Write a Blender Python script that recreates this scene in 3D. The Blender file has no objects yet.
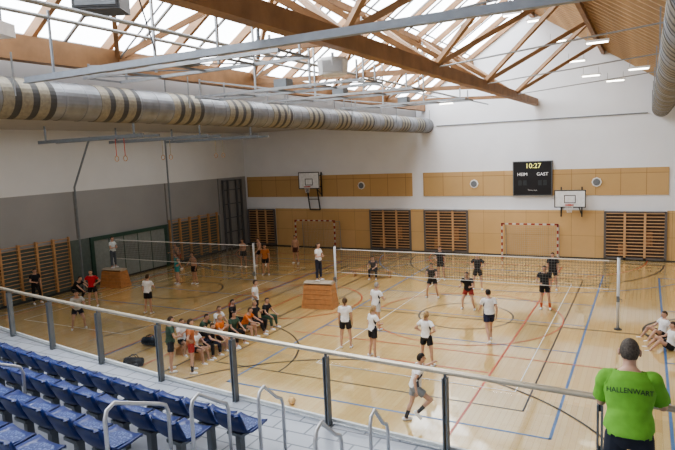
import bpy, math, random, bmesh
import numpy as np
from mathutils import Matrix, Vector, Quaternion
from mathutils.bvhtree import BVHTree
random.seed(4)
SC=bpy.context.scene.collection
V=Vector
# ---------------- materials ----------------
_m={}
def mat(name,col,rough=.6,metal=0.,var=.08,scale=6.,emit=None,estr=0.,coat=0.,bump=0.,col2=None,pos=(.3,.7)):
    if name in _m: return _m[name]
    m=bpy.data.materials.new(name);m.use_nodes=True
    nt=m.node_tree;b=nt.nodes['Principled BSDF']
    tc=nt.nodes.new('ShaderNodeTexCoord');no=nt.nodes.new('ShaderNodeTexNoise')
    no.inputs['Scale'].default_value=scale;no.inputs['Detail'].default_value=3
    nt.links.new(tc.outputs['Object'],no.inputs['Vector'])
    r=nt.nodes.new('ShaderNodeValToRGB')
    r.color_ramp.elements[0].position=pos[0];r.color_ramp.elements[1].position=pos[1]
    r.color_ramp.elements[0].color=(*[c*(1-var) for c in col],1)
    r.color_ramp.elements[1].color=(*(col2 or [min(1,c*(1+var)) for c in col]),1)
    nt.links.new(no.outputs['Fac'],r.inputs['Fac']);nt.links.new(r.outputs['Color'],b.inputs['Base Color'])
    b.inputs['Roughness'].default_value=rough;b.inputs['Metallic'].default_value=metal
    if coat: b.inputs['Coat Weight'].default_value=coat
    if emit: b.inputs['Emission Color'].default_value=(*emit,1);b.inputs['Emission Strength'].default_value=estr
    if bump:
        bp=nt.nodes.new('ShaderNodeBump');bp.inputs['Strength'].default_value=bump
        nt.links.new(no.outputs['Fac'],bp.inputs['Height']);nt.links.new(bp.outputs['Normal'],b.inputs['Normal'])
    _m[name]=m;return m
def brickmat(name,c1,c2,mortar,bw,rh,ms,rough,axes='XY',coat=0,offset=.5,noise=.0,nscale=(1,1,1)):
    m=bpy.data.materials.new(name);m.use_nodes=True;nt=m.node_tree;b=nt.nodes['Principled BSDF']
    tc=nt.nodes.new('ShaderNodeTexCoord');sp=nt.nodes.new('ShaderNodeSeparateXYZ');cb=nt.nodes.new('ShaderNodeCombineXYZ')
    nt.links.new(tc.outputs['Object'],sp.inputs[0])
    nt.links.new(sp.outputs[axes[0]],cb.inputs['X']);nt.links.new(sp.outputs[axes[1]],cb.inputs['Y'])
    br=nt.nodes.new('ShaderNodeTexBrick');br.inputs['Scale'].default_value=1
    br.inputs['Color1'].default_value=(*c1,1);br.inputs['Color2'].default_value=(*c2,1);br.inputs['Mortar'].default_value=(*mortar,1)
    br.inputs['Brick Width'].default_value=bw;br.inputs['Row Height'].default_value=rh;br.inputs['Mortar Size'].default_value=ms
    br.inputs['Mortar Smooth'].default_value=.3;br.offset=offset
    nt.links.new(cb.outputs[0],br.inputs['Vector'])
    out=br.outputs['Color']
    if noise:
        no=nt.nodes.new('ShaderNodeTexNoise');no.inputs['Scale'].default_value=1.2;no.inputs['Detail'].default_value=5
        mp=nt.nodes.new('ShaderNodeMapping');mp.inputs['Scale'].default_value=nscale
        nt.links.new(tc.outputs['Object'],mp.inputs['Vector']);nt.links.new(mp.outputs[0],no.inputs['Vector'])
        mx=nt.nodes.new('ShaderNodeMix');mx.data_type='RGBA';mx.blend_type='MULTIPLY';mx.inputs['Factor'].default_value=noise
        nt.links.new(out,mx.inputs['A']);nt.links.new(no.outputs['Fac'],mx.inputs['B']);out=mx.outputs['Result']
    nt.links.new(out,b.inputs['Base Color']);b.inputs['Roughness'].default_value=rough
    if coat: b.inputs['Coat Weight'].default_value=coat;b.inputs['Coat Roughness'].default_value=.06
    _m[name]=m;return m
def glassmat(name,trans,col=(1,1,1),rough=.05):
    m=bpy.data.materials.new(name);m.use_nodes=True;nt=m.node_tree
    for n in list(nt.nodes):
        if n.type!='OUTPUT_MATERIAL': nt.nodes.remove(n)
    o=[n for n in nt.nodes][0]
    t=nt.nodes.new('ShaderNodeBsdfTransparent');t.inputs[0].default_value=(*col,1)
    g=nt.nodes.new('ShaderNodeBsdfGlossy');g.inputs['Roughness'].default_value=rough
    mx=nt.nodes.new('ShaderNodeMixShader');mx.inputs[0].default_value=1-trans
    nt.links.new(t.outputs[0],mx.inputs[1]);nt.links.new(g.outputs[0],mx.inputs[2]);nt.links.new(mx.outputs[0],o.inputs['Surface'])
    _m[name]=m;return m
# ---------------- mesh builder ----------------
class MB:
    def __init__(s): s.v=[];s.f=[];s.mi=[]
    def add(s,vs,fs,mi=0):
        n=len(s.v);s.v+= [tuple(x) for x in vs];s.f+=[tuple(i+n for i in f) for f in fs];s.mi+=[mi]*len(fs);return s
    def box(s,c,d,mi=0,R=None):
        vs=[V((x*d[0]/2,y*d[1]/2,z*d[2]/2)) for x in(-1,1) for y in(-1,1) for z in(-1,1)]
        if R: vs=[R@v for v in vs]
        return s.add([v+V(c) for v in vs],[(0,1,3,2),(4,6,7,5),(0,4,5,1),(2,3,7,6),(0,2,6,4),(1,5,7,3)],mi)
    def bb(s,a,b,mi=0):
        return s.box([(a[i]+b[i])/2 for i in range(3)],[abs(b[i]-a[i]) for i in range(3)],mi)
    def beam(s,p,q,w,h,mi=0,up=(0,0,1)):
        p=V(p);q=V(q);d=(q-p);L=d.length;d.normalize();u=V(up)
        if abs(d.dot(u))>.98:u=V((0,1,0))
        r=d.cross(u).normalized();u=r.cross(d).normalized()
        R=Matrix((r,d,u)).transposed()
        return s.box((p+q)/2,(w,L,h),mi,R)
    def tube(s,pts,r,n=8,mi=0,cap=True):
        pts=[V(p) for p in pts];rs=r if isinstance(r,(list,tuple)) else [r]*len(pts)
        vs=[];u=None
        for i,p in enumerate(pts):
            d=(pts[min(i+1,len(pts)-1)]-pts[max(i-1,0)]).normalized()
            if u is None:
                a=V((0,0,1)) if abs(d.z)<.9 else V((1,0,0));u=d.cross(a).normalized()
            else: u=(u-d*u.dot(d)).normalized()
            w=d.cross(u)
            for k in range(n):
                an=2*math.pi*k/n;vs.append(p+(u*math.cos(an)+w*math.sin(an))*rs[i])
        fs=[]
        for i in range(len(pts)-1):
            for k in range(n):
                a=i*n+k;b=i*n+(k+1)%n;fs.append((a,b,b+n,a+n))
        if cap: fs.append(tuple(range(n-1,-1,-1)));fs.append(tuple((len(pts)-1)*n+k for k in range(n)))
        return s.add(vs,fs,mi)
    def ell(s,c,rad,R=None,nu=14,nv=10,mi=0):
        c=V(c);vs=[];fs=[]
        def P(x,y,z):
            v=V((x*rad[0],y*rad[1],z*rad[2]));return c+(R@v if R else v)
        vs.append(P(0,0,-1))
        for j in range(1,nv):
            th=-math.pi/2+math.pi*j/nv
            for i in range(nu):
                ph=2*math.pi*i/nu;vs.append(P(math.cos(th)*math.cos(ph),math.cos(th)*math.sin(ph),math.sin(th)))
        vs.append(P(0,0,1));T=len(vs)-1
        for i in range(nu):
            fs.append((0,1+(i+1)%nu,1+i));fs.append((T,T-nu+i,T-nu+(i+1)%nu))
        for j in range(nv-2):
            for i in range(nu):
                a=1+j*nu+i;b=1+j*nu+(i+1)%nu;fs.append((a,b,b+nu,a+nu))
        return s.add(vs,fs,mi)
    def loft(s,rings,n=16,mi=0):
        vs=[];fs=[]
        for c,ux,uy,a,b in rings:
            for k in range(n):
                t=2*math.pi*k/n;vs.append(V(c)+V(ux)*a*math.cos(t)+V(uy)*b*math.sin(t))
        for i in range(len(rings)-1):
            for k in range(n):
                a=i*n+k;b=i*n+(k+1)%n;fs.append((a,b,b+n,a+n))
        fs.append(tuple(range(n-1,-1,-1)));fs.append(tuple((len(rings)-1)*n+k for k in range(n)))
        return s.add(vs,fs,mi)
    def cap(s,p,q,ra,rb,n=12,mi=0):
        p=V(p);q=V(q);d=(q-p).normalized()
        a=V((0,0,1)) if abs(d.z)<.9 else V((1,0,0));u=d.cross(a).normalized();w=d.cross(u)
        R=[]
        for an in (80,55,28): R.append((p-d*ra*math.sin(math.radians(an)),u,w,ra*math.cos(math.radians(an)),ra*math.cos(math.radians(an))))
        for t in (0,.5,1): 
            rr=ra+(rb-ra)*t;R.append((p+(q-p)*t,u,w,rr,rr))
        for an in (28,55,80): R.append((q+d*rb*math.sin(math.radians(an)),u,w,rb*math.cos(math.radians(an)),rb*math.cos(math.radians(an))))
        return s.loft(R,n,mi)
def mesh_of(mb,mats,smooth=False):
    me=bpy.data.meshes.new('m');me.from_pydata([tuple(v) for v in mb.v],[],mb.f)
    for m in mats: me.materials.append(m)
    if len(mats)>1: me.polygons.foreach_set('material_index',mb.mi)
    if smooth: me.polygons.foreach_set('use_smooth',[True]*len(me.polygons))
    me.update();return me
def tag(o,label=None,cat=None,group=None,kind=None):
    if label:o['label']=label
    if cat:o['category']=cat
    if group:o['group']=group
    if kind:o['kind']=kind
    return o
def mk(name,mb,mats,parent=None,loc=(0,0,0),rot=0,label=None,cat=None,group=None,kind=None,smooth=False):
    me=mb if isinstance(mb,bpy.types.Mesh) else mesh_of(mb,mats if isinstance(mats,(list,tuple)) else [mats],smooth)
    o=bpy.data.objects.new(name,me);SC.objects.link(o)
    o.location=loc;o.rotation_euler=(0,0,rot)
    if parent:o.parent=parent
    return tag(o,label,cat,group,kind)
def root(name,loc,rot=0,label=None,cat=None,group=None):
    o=bpy.data.objects.new(name,None);o.empty_display_size=.1;SC.objects.link(o);o.location=loc;o.rotation_euler=(0,0,rot)
    return tag(o,label,cat,group)
def dup(o,loc,rot=None,label=None):
    n=o.copy();SC.objects.link(n);n.location=loc
    if rot is not None:n.rotation_euler=(0,0,rot)
    if label:n['label']=label
    def ch(a,b):
        for c in list(a.children):
            k=c.copy();SC.objects.link(k);k.parent=b;ch(c,k)
    ch(o,n);return n
def text_mesh(txt,size,ext=.002,bold=0):
    cu=bpy.data.curves.new('t','FONT');cu.body=txt;cu.size=size;cu.align_x='CENTER';cu.align_y='CENTER';cu.extrude=ext;cu.offset=bold
    to=bpy.data.objects.new('t',cu);SC.objects.link(to);bpy.context.view_layer.update()
    dg=bpy.context.evaluated_depsgraph_get();me=bpy.data.meshes.new_from_object(to.evaluated_get(dg))
    bpy.data.objects.remove(to);bpy.data.curves.remove(cu);return me
def S(name,mb,mats,label,**k): return mk(name,mb,mats,label=label,kind='structure',**k)

# ---------------- palette ----------------
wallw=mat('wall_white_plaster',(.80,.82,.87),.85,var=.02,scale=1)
greyc=mat('grey_partition',(.31,.31,.31),.8,var=.05,scale=.5)
woodp=brickmat('birch_panel',(.66,.44,.21),(.69,.47,.24),(.36,.22,.10),1.25,1.3,.008,.5,'XZ',offset=0,noise=.15)
perf=brickmat('perforated_birch',(.56,.37,.17),(.59,.40,.20),(.28,.16,.06),1.25,1.6,.012,.6,'XZ',offset=0,noise=.1)
flo=brickmat('sports_parquet',(.76,.52,.22),(.82,.60,.28),(.57,.38,.14),1.9,.14,.004,.12,'YX',coat=1.,noise=.32,nscale=(.5,.12,1))
lred=mat('line_red',(.50,.09,.04),.3);lblue=mat('line_blue',(.08,.18,.38),.3);lblk=mat('line_black',(.04,.035,.03),.3);lwht=mat('line_white',(.85,.85,.82),.3)
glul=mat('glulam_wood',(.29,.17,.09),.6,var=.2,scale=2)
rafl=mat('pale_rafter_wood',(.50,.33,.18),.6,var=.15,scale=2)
ceilw=brickmat('ceiling_boards',(.24,.15,.08),(.29,.185,.10),(.06,.035,.015),3.,.30,.03,.6,'XY',noise=.3)
steel=mat('galvanised_steel',(.34,.36,.38),.4,.6,var=.1,scale=8)
gsteel=mat('grey_painted_steel',(.18,.20,.22),.5,.2)
dsteel=mat('dark_steel',(.05,.055,.06),.5,.3)
white=mat('white_paint',(.75,.75,.75),.4)
black=mat('black_plastic',(.015,.015,.018),.4)
green=mat('green_paint',(.04,.09,.07),.5)
redp=mat('red_paint',(.5,.05,.03),.4)
ropec=mat('rope',(.4,.35,.25),.8)
netc=mat('net_cord',(.55,.55,.52),.8)
wood=mat('varnished_beech',(.50,.29,.14),.45,var=.15,scale=4)
leather=mat('pale_leather',(.5,.42,.33),.5)

XL,XR,YF,YN=-26.5,14.,35.5,-4.
# ---------------- floor with lines ----------------
fb=MB();fb.bb((XL,YN,-.2),(XR,YF,0),0)
def ln(x0,y0,x1,y1,mi,w=.06,z=.004):
    if abs(x1-x0)<1e-6: a=(x0-w/2,min(y0,y1)-w/2);b=(x0+w/2,max(y0,y1)+w/2)
    else: a=(min(x0,x1)-w/2,y0-w/2);b=(max(x0,x1)+w/2,y0+w/2)
    fb.add([(a[0],a[1],z),(b[0],a[1],z),(b[0],b[1],z),(a[0],b[1],z)],[(0,1,2,3)],mi)
def rect(x0,y0,x1,y1,mi,z=.004,w=.06):
    ln(x0,y0,x1,y0,mi,w,z);ln(x0,y1,x1,y1,mi,w,z);ln(x0,y0,x0,y1,mi,w,z);ln(x1,y0,x1,y1,mi,w,z)
def arc(cx,cy,r,a0,a1,mi,w=.06,z=.005,n=48):
    for i in range(n):
        a=math.radians(a0+(a1-a0)*i/n);b=math.radians(a0+(a1-a0)*(i+1)/n)
        vs=[(cx+math.cos(t)*rr,cy+math.sin(t)*rr,z) for t,rr in((a,r-w/2),(a,r+w/2),(b,r+w/2),(b,r-w/2))]
        fb.add(vs,[(0,1,2,3)],mi)
for x0,x1 in ((-10.8,-1.8),(-25.3,-16.3),(.6,9.6)):
    rect(x0,13,x1,31,2,w=.07);ln(x0,25,x1,25,2);ln(x0,19,x1,19,2);ln(x0,22,x1,22,2)
rect(-24.8,11.6,-3.9,32.6,1,.006);ln(-14.3,11.6,-14.3,32.6,1,z=.006)
rect(-13.2,9.5,1.6,34.3,3,.007);ln(-13.2,21.6,1.6,21.6,3,z=.007)
rect(-9.1,15.3,-3.0,28.7,4,.008,.03)
rect(-23.6,15.3,-17.5,28.7,4,.008,.03)
arc(-6.2,22,1.8,0,360,3);arc(-20.5,22,1.8,0,360,3);arc(1.9,22.2,1.9,0,360,3,.1)
arc(-6.2,22,3.6,0,360,1,.045,.009)
for gx in (-5.9,-20.1):
    arc(gx,35.4,6,180,360,1);arc(gx,35.4,9,190,350,2,z=.008);arc(gx,34.3,6.75,180,360,3,z=.01)
arc(-6.2,9.5,6.75,0,180,3,z=.01);arc(-14,22,3,0,360,1,z=.009);arc(-6.2,9.5,1.8,0,180,3,z=.01)
ln(-13.5,16.4,-4,16.4,1,z=.006);ln(-8.4,15.3,-4,15.3,3,z=.006)
rect(-12.2,14.2,-2.6,29.6,3,.0055,.045);ln(-11.5,17.9,-1,17.9,1,.05,.006);rect(-25.8,12.4,-15.4,30.2,3,.0055,.045)
ln(-16.4,10.5,-16.4,33,1,.05,.0065);arc(-14,14.2,4.2,0,180,3,.05,.0075)
S('floor',fb,[flo,lred,lblue,lblk,lwht],'glossy light parquet sports floor with coloured court lines')
# ---------------- walls ----------------
RX,RZ=-5.85,14.2;EL,ER,EZ=-12.85,1.2,9.45;CZ=8.3
w=MB()
w.add([(XL,YF,0),(XR,YF,0),(XR,YF,EZ+.6),(ER,YF,EZ+.05),(RX,YF,RZ+.5),(EL,YF,EZ+.5),(XL,YF,EZ+.6),
 (XL,YF+.3,0),(XR,YF+.3,0),(XR,YF+.3,EZ+.6),(ER,YF+.3,EZ+.05),(RX,YF+.3,RZ+.5),(EL,YF+.3,EZ+.5),(XL,YF+.3,EZ+.6)],
 [(6,5,4,3,2,1,0),(7,8,9,10,11,12,13)]+[(i,(i+1)%7,(i+1)%7+7,i+7) for i in range(7)],0)
S('wall_far',w,wallw,'tall white plastered gable end wall')
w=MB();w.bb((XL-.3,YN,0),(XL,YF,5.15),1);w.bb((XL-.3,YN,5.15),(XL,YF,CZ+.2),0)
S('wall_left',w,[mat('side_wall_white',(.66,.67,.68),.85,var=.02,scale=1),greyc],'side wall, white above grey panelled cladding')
S('wall_right',MB().bb((XR,YN,0),(XR+.3,YF,CZ+.2)),wallw,'plain white side wall')
S('wall_near',MB().bb((XL,YN-.3,0),(XR,YN,RZ)),wallw,'plain white wall behind the spectator stand')
cgrey=mat('low_ceiling_grey',(.50,.50,.51),.85,var=.03,scale=1)
w=MB();w.bb((XL,YN,CZ),(EL,YF,CZ+.15));w.bb((EL-.25,YN,CZ),(EL-.12,YF,EZ+.45))
S('ceiling',w,cgrey,'flat low pale ceiling beside the skylight')
w=MB();w.bb((ER,YN,CZ),(XR,YF,CZ+.15));w.bb((ER,YN,CZ),(ER+.1,YF,EZ))
S('ceiling',w,cgrey,'flat low pale ceiling over the spectators')
w=MB();w.add([(RX,YN,RZ),(ER,YN,EZ),(ER,YF,EZ),(RX,YF,RZ),(RX,YN,RZ+.2),(ER,YN,EZ+.2),(ER,YF,EZ+.2),(RX,YF,RZ+.2)],
 [(0,1,2,3),(4,7,6,5),(0,4,5,1),(1,5,6,2),(2,6,7,3),(3,7,4,0)])
S('ceiling',w,ceilw,'sloping roof underside of dark stained timber boards')
def panel(x0,x1,z0,z1,m,lab,d=.06):
    S('trim_%d'%panel.n,MB().bb((x0,YF-d,z0),(x1,YF-.001,z1)),m,lab);panel.n+=1
panel.n=1
panel(-26.3,-13.3,3.6,5.08,perf,'band of perforated birch acoustic panels')
panel(-12.55,1.05,3.6,5.08,perf,'band of perforated birch acoustic panels')
for a,b in ((-23.9,-16.35),(-13.45,-12.55),(-9.7,-2.05),(1.0,14)):
    panel(a,b,0.06,2.75,woodp,'birch plywood wall lining')
S('baseboard_far',MB().bb((XL,YF-.09,0),(XR,YF-.002,.06)),dsteel,'dark skirting strip')
S('baseboard_left',MB().bb((XL+.002,YN,0),(XL+.05,YF,.1)),dsteel,'dark skirting strip')
S('trim_9',MB().bb((-26.4,YF-.05,2.75),(-2.05,YF-.002,2.8)),white,'narrow pale ledge above the wood lining')
dn=[1]
def grate(x0,x1,z1):
    m=MB();y=YF-.05
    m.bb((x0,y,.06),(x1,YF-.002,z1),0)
    m.bb((x0,y-.11,z1-.08),(x1,y,z1),1);m.bb((x0,y-.11,.06),(x1,y,.16),1)
    n=3
    for i in range(n+1):
        x=x0+(x1-x0)*i/n;m.bb((x-.06,y-.11,.06),(x+.06,y-.03,z1),1 if i in (0,n) else 2)
    z=.28
    while z<z1-.1:
        m.bb((x0,y-.09,z-.025),(x1,y-.05,z+.025),2);z+=.178
    for i in range(2):
        x=x0+(x1-x0)*(.3+.42*i);m.bb((x-.22,y-.04,.3+.5*i),(x+.22,y-.001,.9+.7*i),3)
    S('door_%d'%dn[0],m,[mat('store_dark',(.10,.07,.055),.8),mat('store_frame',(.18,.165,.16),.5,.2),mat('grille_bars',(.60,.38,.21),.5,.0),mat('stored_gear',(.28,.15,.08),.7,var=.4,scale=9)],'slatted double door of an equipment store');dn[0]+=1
for a,b,z in ((-26.3,-24,2.7),(-16.3,-13.5,2.7),(-12.5,-9.75,2.7),(-2.0,.95,2.7)): grate(a,b,z)
m=MB();X=XL
m.bb((X+.002,21.3,0),(X+.12,21.5,2.6),0);m.bb((X+.002,26.8,0),(X+.12,27,2.6),0);m.bb((X+.002,21.5,2.4),(X+.12,26.8,2.6),0)
m.bb((X+.002,21.5,.1),(X+.06,26.8,2.4),1)
for k in range(1,5): m.bb((X+.06,21.5+k*1.04-.02,.1),(X+.075,21.5+k*1.04+.02,2.4),0)
S('door_%d'%dn[0],m,[green,mat('portal_leaf',(.25,.28,.27),.5)],'wide store gate with dark green frame');dn[0]+=1
dgl=mat('dark_green_lining',(.11,.14,.13),.7)
S('trim_10',MB().bb((XL+.001,8,.1),(XL+.03,21.29,2.6)),dgl,'dark green lining behind the wall bars')
S('trim_12',MB().bb((XL+.001,27.01,.1),(XL+.03,32.2,2.6)),dgl,'dark green lining behind the wall bars')
for i,y in enumerate((10.,15.,20.6,27.2,32.3)):
    S('trim_%d'%(20+i),MB().bb((XL+.001,y-.04,2.65),(XL+.03,y+.04,5.15)),mat('joint_grey',(.18,.18,.18),.7),'vertical joint strip in the grey cladding')
# ---------------- roof glazing and timber ----------------
pane=mat('emissive_skylight',(.9,.92,.95),.4,var=.01,emit=(.88,.94,1),estr=7.0)  # panes emit by themselves, standing in for sky light through the glass
sx=RX-EL;nrm=V((-(RZ-EZ),0,sx)).normalized()
def slope(t,y,off=0):
    p=V((EL+sx*t,y,EZ+(RZ-EZ)*t));return p+nrm*off
NB=18;dy=(YF-YN)/NB
for i in range(NB):
    y0=YN+i*dy;y1=y0+dy;m=MB()
    m.add([slope(-.02,y0,.2),slope(-.02,y1,.2),slope(1.02,y1,.2),slope(1.02,y0,.2)],[(0,1,2,3)],0)
    for t in (-.015,.5,.985): m.beam(slope(t,y0,.17),slope(t,y1,.17),.06,.05,1)
    m.beam(slope(-.01,y0+dy*.5,.17),slope(.985,y0+dy*.5,.17),.07,.05,1)
    S('window_%d'%(i+1),m,[pane,mat('glazing_bar',(.12,.115,.11),.5)],'sloping skylight bay with self-glowing panes and thin glazing bars')
g='timber rafters under the roof slopes'
def timber(name,p,q,wd,h,lab,group=None,cat='roof beam',m_=None):
    p=V(p);q=V(q);m=MB();m.beam((0,0,0),q-p,wd,h)
    return mk(name,m,m_ or glul,loc=p,label=lab,cat=cat,group=group)
for i in range(NB+1):
    y=min(max(YN+i*dy,YN+.1),YF-.1)
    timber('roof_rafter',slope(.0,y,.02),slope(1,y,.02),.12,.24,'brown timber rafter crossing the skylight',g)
    for k in ((0,.33,.67) if i<NB else (0,)):
        yy=min(y+k*dy,YF-.1)
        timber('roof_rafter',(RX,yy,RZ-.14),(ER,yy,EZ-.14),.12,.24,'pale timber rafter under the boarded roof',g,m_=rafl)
bm='long glued laminated roof beams'
timber('roof_beam',(-5.7,YN,8.79),(-5.7,YF,8.95),.28,.38,'thick glued laminated timber bottom chord',bm)
timber('roof_beam',(-12.45,YN,9.12),(-12.45,YF,9.2),.3,.55,'dark glued laminated timber beam at the skylight foot',bm)
timber('roof_beam',(RX,YN,RZ-.35),(RX,YF,RZ-.35),.22,.4,'glued laminated timber ridge beam',bm)
timber('roof_beam',(-9.3,YN,11.5),(-9.3,YF,11.5),.14,.22,'timber purlin halfway up the skylight',bm)
timber('roof_beam',(-2.2,YN,11.35),(-2.2,YF,11.35),.16,.26,'timber purlin under the boarded roof',bm)
gt='timber truss frames'
for y in (5.4,11.4,17.4,23.4,29.4):
    r=root('roof_truss',(-5.7,y,8.9),label='timber strut frame rising from the bottom chord with steel ties',cat='roof truss',group=gt)
    for q in ((-3.6,2.9,2.6),(-3.6,-2.9,2.6),(3.5,2.9,2.45),(3.5,-2.9,2.45)):
        mk('strut',MB().beam((0,0,.1),q,.11,.15),glul,parent=r)
    for q in ((-3.6,2.9,2.6),(-3.6,-2.9,2.6)):
        mk('strut',MB().beam((-6.7,0,.35),q,.11,.15),glul,parent=r)
    mk('strut',MB().beam((-6.7,0,.25),(-.1,0,-.02),.10,.16),glul,parent=r)
    mk('tie_rod',MB().tube([(-6.7,0,.3),(-.1,0,5)],.025,6),steel,parent=r,label='thin steel tie rod')
    mk('tie_rod',MB().tube([(6.8,0,.6),(0,0,.05)],.025,6),steel,parent=r,label='thin steel tie rod')
# ---------------- ducts ----------------
def duct(x,z,y0,y1,lab):
    r=root('ventilation_duct',(x,y0,z),label=lab,cat='air duct')
    R=.44;m=MB();L=y1-y0;n=32
    ys=[];y=0
    while y<L-.3:
        ys+= [(y,R),(y+.52,R),(y+.53,R+.010),(y+.57,R+.010)];y+=.58
    ys.append((L,R))
    m.loft([((0,yy,0),(1,0,0),(0,0,1),rr,rr) for yy,rr in ys],n)
    mk('duct_pipe',m,mat('spiral_duct_metal',(.21,.22,.235),.42,.65,var=.18,scale=3),parent=r,smooth=False)
    beige=mat('outlet_beige',(.23,.21,.165),.5,.35,var=.15,scale=14);dk=mat('outlet_slot',(.06,.06,.06),.6,.2)
    y=1.2
    while y<L-1:
        m=MB()
        for k in range(3):
            yy=y+k*.42
            m.loft([((0,yy,0),(1,0,0),(0,0,1),R+.012,R+.012),((0,yy+.26,0),(1,0,0),(0,0,1),R+.012,R+.012)],n,0)
            m.loft([((0,yy+.261,0),(1,0,0),(0,0,1),R+.011,R+.011),((0,yy+.415,0),(1,0,0),(0,0,1),R+.011,R+.011)],n,1)
        mk('air_outlet',m,[beige,dk],parent=r,label='beige and dark grey banded air outlet');y+=2.5
    for k in range(8):
        yy=.8+k*(L-1.6)/7
        for sx_ in (-R,R): mk('hanger_strap',MB().beam((sx_,yy,0),(sx_,yy,.9),.03,.03),steel,parent=r)
duct(-12.2,8.0,YN+.5,YF-.05,'large round silver ventilation duct below the skylight foot')
duct(.62,8.15,YN+.5,YF-.05,'large round silver ventilation duct over the spectator side')
# ---------------- suspended equipment ----------------
p0=V((.12,8.2,8.34));p1=V((-11.7,8.2,8.34))
r=root('curtain_track_beam',p0,label='long grey steel beam spanning under the roof',cat='steel beam')
stl2=mat('beam_grey_blue',(.27,.30,.34),.5,.2)
mk('beam_web',MB().beam((0,0,0),p1-p0,.06,.12),stl2,parent=r)
mk('flange',MB().beam((0,0,-.06),p1-p0+V((0,0,-.06)),.13,.025),stl2,parent=r)
for x in (-1.2,-5.8,-10.9): mk('hanger',MB().beam((x,0,.06),(x,0,.25 if x==-5.8 else 1.3),.04,.04),stl2,parent=r)
def rig(x0,x1,y,z,lab):
    r=root('hoist_frame',(x0,y,z),label=lab,cat='hoist frame',group='steel lattice frames under the skylight');L=x1-x0
    mk('rail',MB().beam((0,0,0),(L,0,0),.06,.07),steel,parent=r);mk('rail',MB().beam((0,1.1,0),(L,1.1,0),.06,.07),steel,parent=r)
    b=MB();n=max(2,int(L/1.3))
    for i in range(n+1): b.beam((L*i/n,0,0),(L*i/n,1.1,0),.04,.04)
    for i in range(n): b.beam((L*i/n,0,.02),(L*(i+1)/n,1.1,.02),.025,.025)
    mk('cross_brace',b,gsteel,parent=r)
    for x in (.2,L-.2):
        for yy in (0,1.1): mk('hanger',MB().beam((x,yy,0),(x,yy,8.8-z),.04,.04),steel,parent=r)
    mk('diagonal_stay',MB().beam((.2,0,8.75-z),(L*.5,0,0),.04,.04),steel,parent=r)
    for x in (L*.33,L*.66): mk('long_hanger',MB().beam((x,.5,0),(x,.5,2.4),.05,.05),steel,parent=r)
    mk('winch_box',MB().bb((L*.5-.2,.35,.05),(L*.5+.2,.7,.3)),gsteel,parent=r)
for y,z in ((9.6,8.5),(13.4,8.3),(16.8,8.35),(22.5,8.4)): rig(-11.6,-6.2,y,z,'grey steel lattice frame for lifting gym equipment')
for x,z in ((-10.8,9.5),(-8.3,9.0)):
    mk('service_pipe',MB().tube([(0,0,0),(0,34,0)],.04,8),steel,loc=(x,1,z),label='thin galvanised service pipe running under the skylight',cat='pipe',group='service pipes under the skylight')
for i,y in enumerate((17.5,21.5,25.5)):
    r=root('gym_ring_rig',(-22.5,y,7.6),label='steel ceiling frame with hanging ropes and gymnastic rings',cat='gym rings',group='ring rigs under the low ceiling')
    mk('frame',MB().beam((-2,0,0),(4.5,0,0),.1,.14).beam((-2,.9,0),(4.5,.9,0),.08,.1).beam((-1,0,0),(-1,.9,0),.06,.06).beam((1.2,0,0),(1.2,.9,0),.06,.06).beam((3.6,0,0),(3.6,.9,0),.06,.06).beam((-1.5,0,0),(-1.5,0,.7),.06,.06).beam((4,0,0),(4,0,.7),.06,.06),gsteel,parent=r)
    for x in ((2.9,3.4) if i==0 else (1.6,2.1)):
        mk('rope',MB().tube([(x,0,0),(x,0,-.8)],.015,6),redp if i==0 else ropec,parent=r)
        ring=MB();ring.tube([(x+.11*math.cos(a*math.pi/6),0,-.9+.11*math.sin(a*math.pi/6)) for a in range(13)],.016,6)
        mk('ring',ring,wood,parent=r)
def speaker(loc,sz,mt,lab,rot=0,hz=.35):
    r=root('loudspeaker',loc,rot,label=lab,cat='loudspeaker')
    mk('cabinet',MB().bb((-sz[0]/2,-sz[1]/2,-sz[2]),(sz[0]/2,sz[1]/2,0)).bb((-sz[0]/2+.04,-sz[1]/2-.02,-sz[2]+.04),(sz[0]/2-.04,-sz[1]/2,-.04)),mt,parent=r)
    mk('grille',MB().bb((-sz[0]/2+.07,-sz[1]/2-.035,-sz[2]+.07),(sz[0]/2-.07,-sz[1]/2-.02,-.07)),gsteel,parent=r)
    mk('bracket',MB().beam((-sz[0]*.3,0,0),(-sz[0]*.3,0,hz),.04,.04).beam((sz[0]*.3,0,0),(sz[0]*.3,0,hz),.04,.04).beam((-sz[0]*.3,0,hz),(sz[0]*.3,0,hz),.05,.05),steel,parent=r)
speaker((-9.35,8.3,9.95),(.9,.6,.55),mat('speaker_dark',(.06,.065,.07),.5),'dark grey loudspeaker box hung from the roof',.5,1.3)
r=root('loudspeaker',(-5.9,11.2,8.5),.45,label='boxy white loudspeaker hung below the timber beam',cat='loudspeaker')
mk('cabinet',MB().loft([((0,0,z),(1,0,0),(0,1,0),a,a) for z,a in((-.36,.24),(-.34,.30),(-.05,.33),(0,.30),(.01,.24))],8),white,parent=r)
mk('grille',MB().bb((-.2,-.315,-.31),(.2,-.27,-.08)),mat('grille_pale',(.5,.5,.5),.6),parent=r)
mk('bracket',MB().tube([(0,0,0),(0,0,.12)],.03,8),steel,parent=r)
speaker((-9.9,6.4,8.95),(.6,.4,.22),white,'flat white box hung under the skylight',.4,2.2)
m=MB();m.tube([(0,0,0),(-.1,0,-.9),(0,.1,-1.5),(.15,.1,-2.0)],.015,6)
mk('hanging_cable',m,black,loc=(-8.5,8.5,10.6),label='black cable hanging from the skylight frame',cat='cable')
lampm=mat('lamp_tube_glow',(.9,.9,.85),.4,emit=(1,.96,.85),estr=9)
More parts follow.
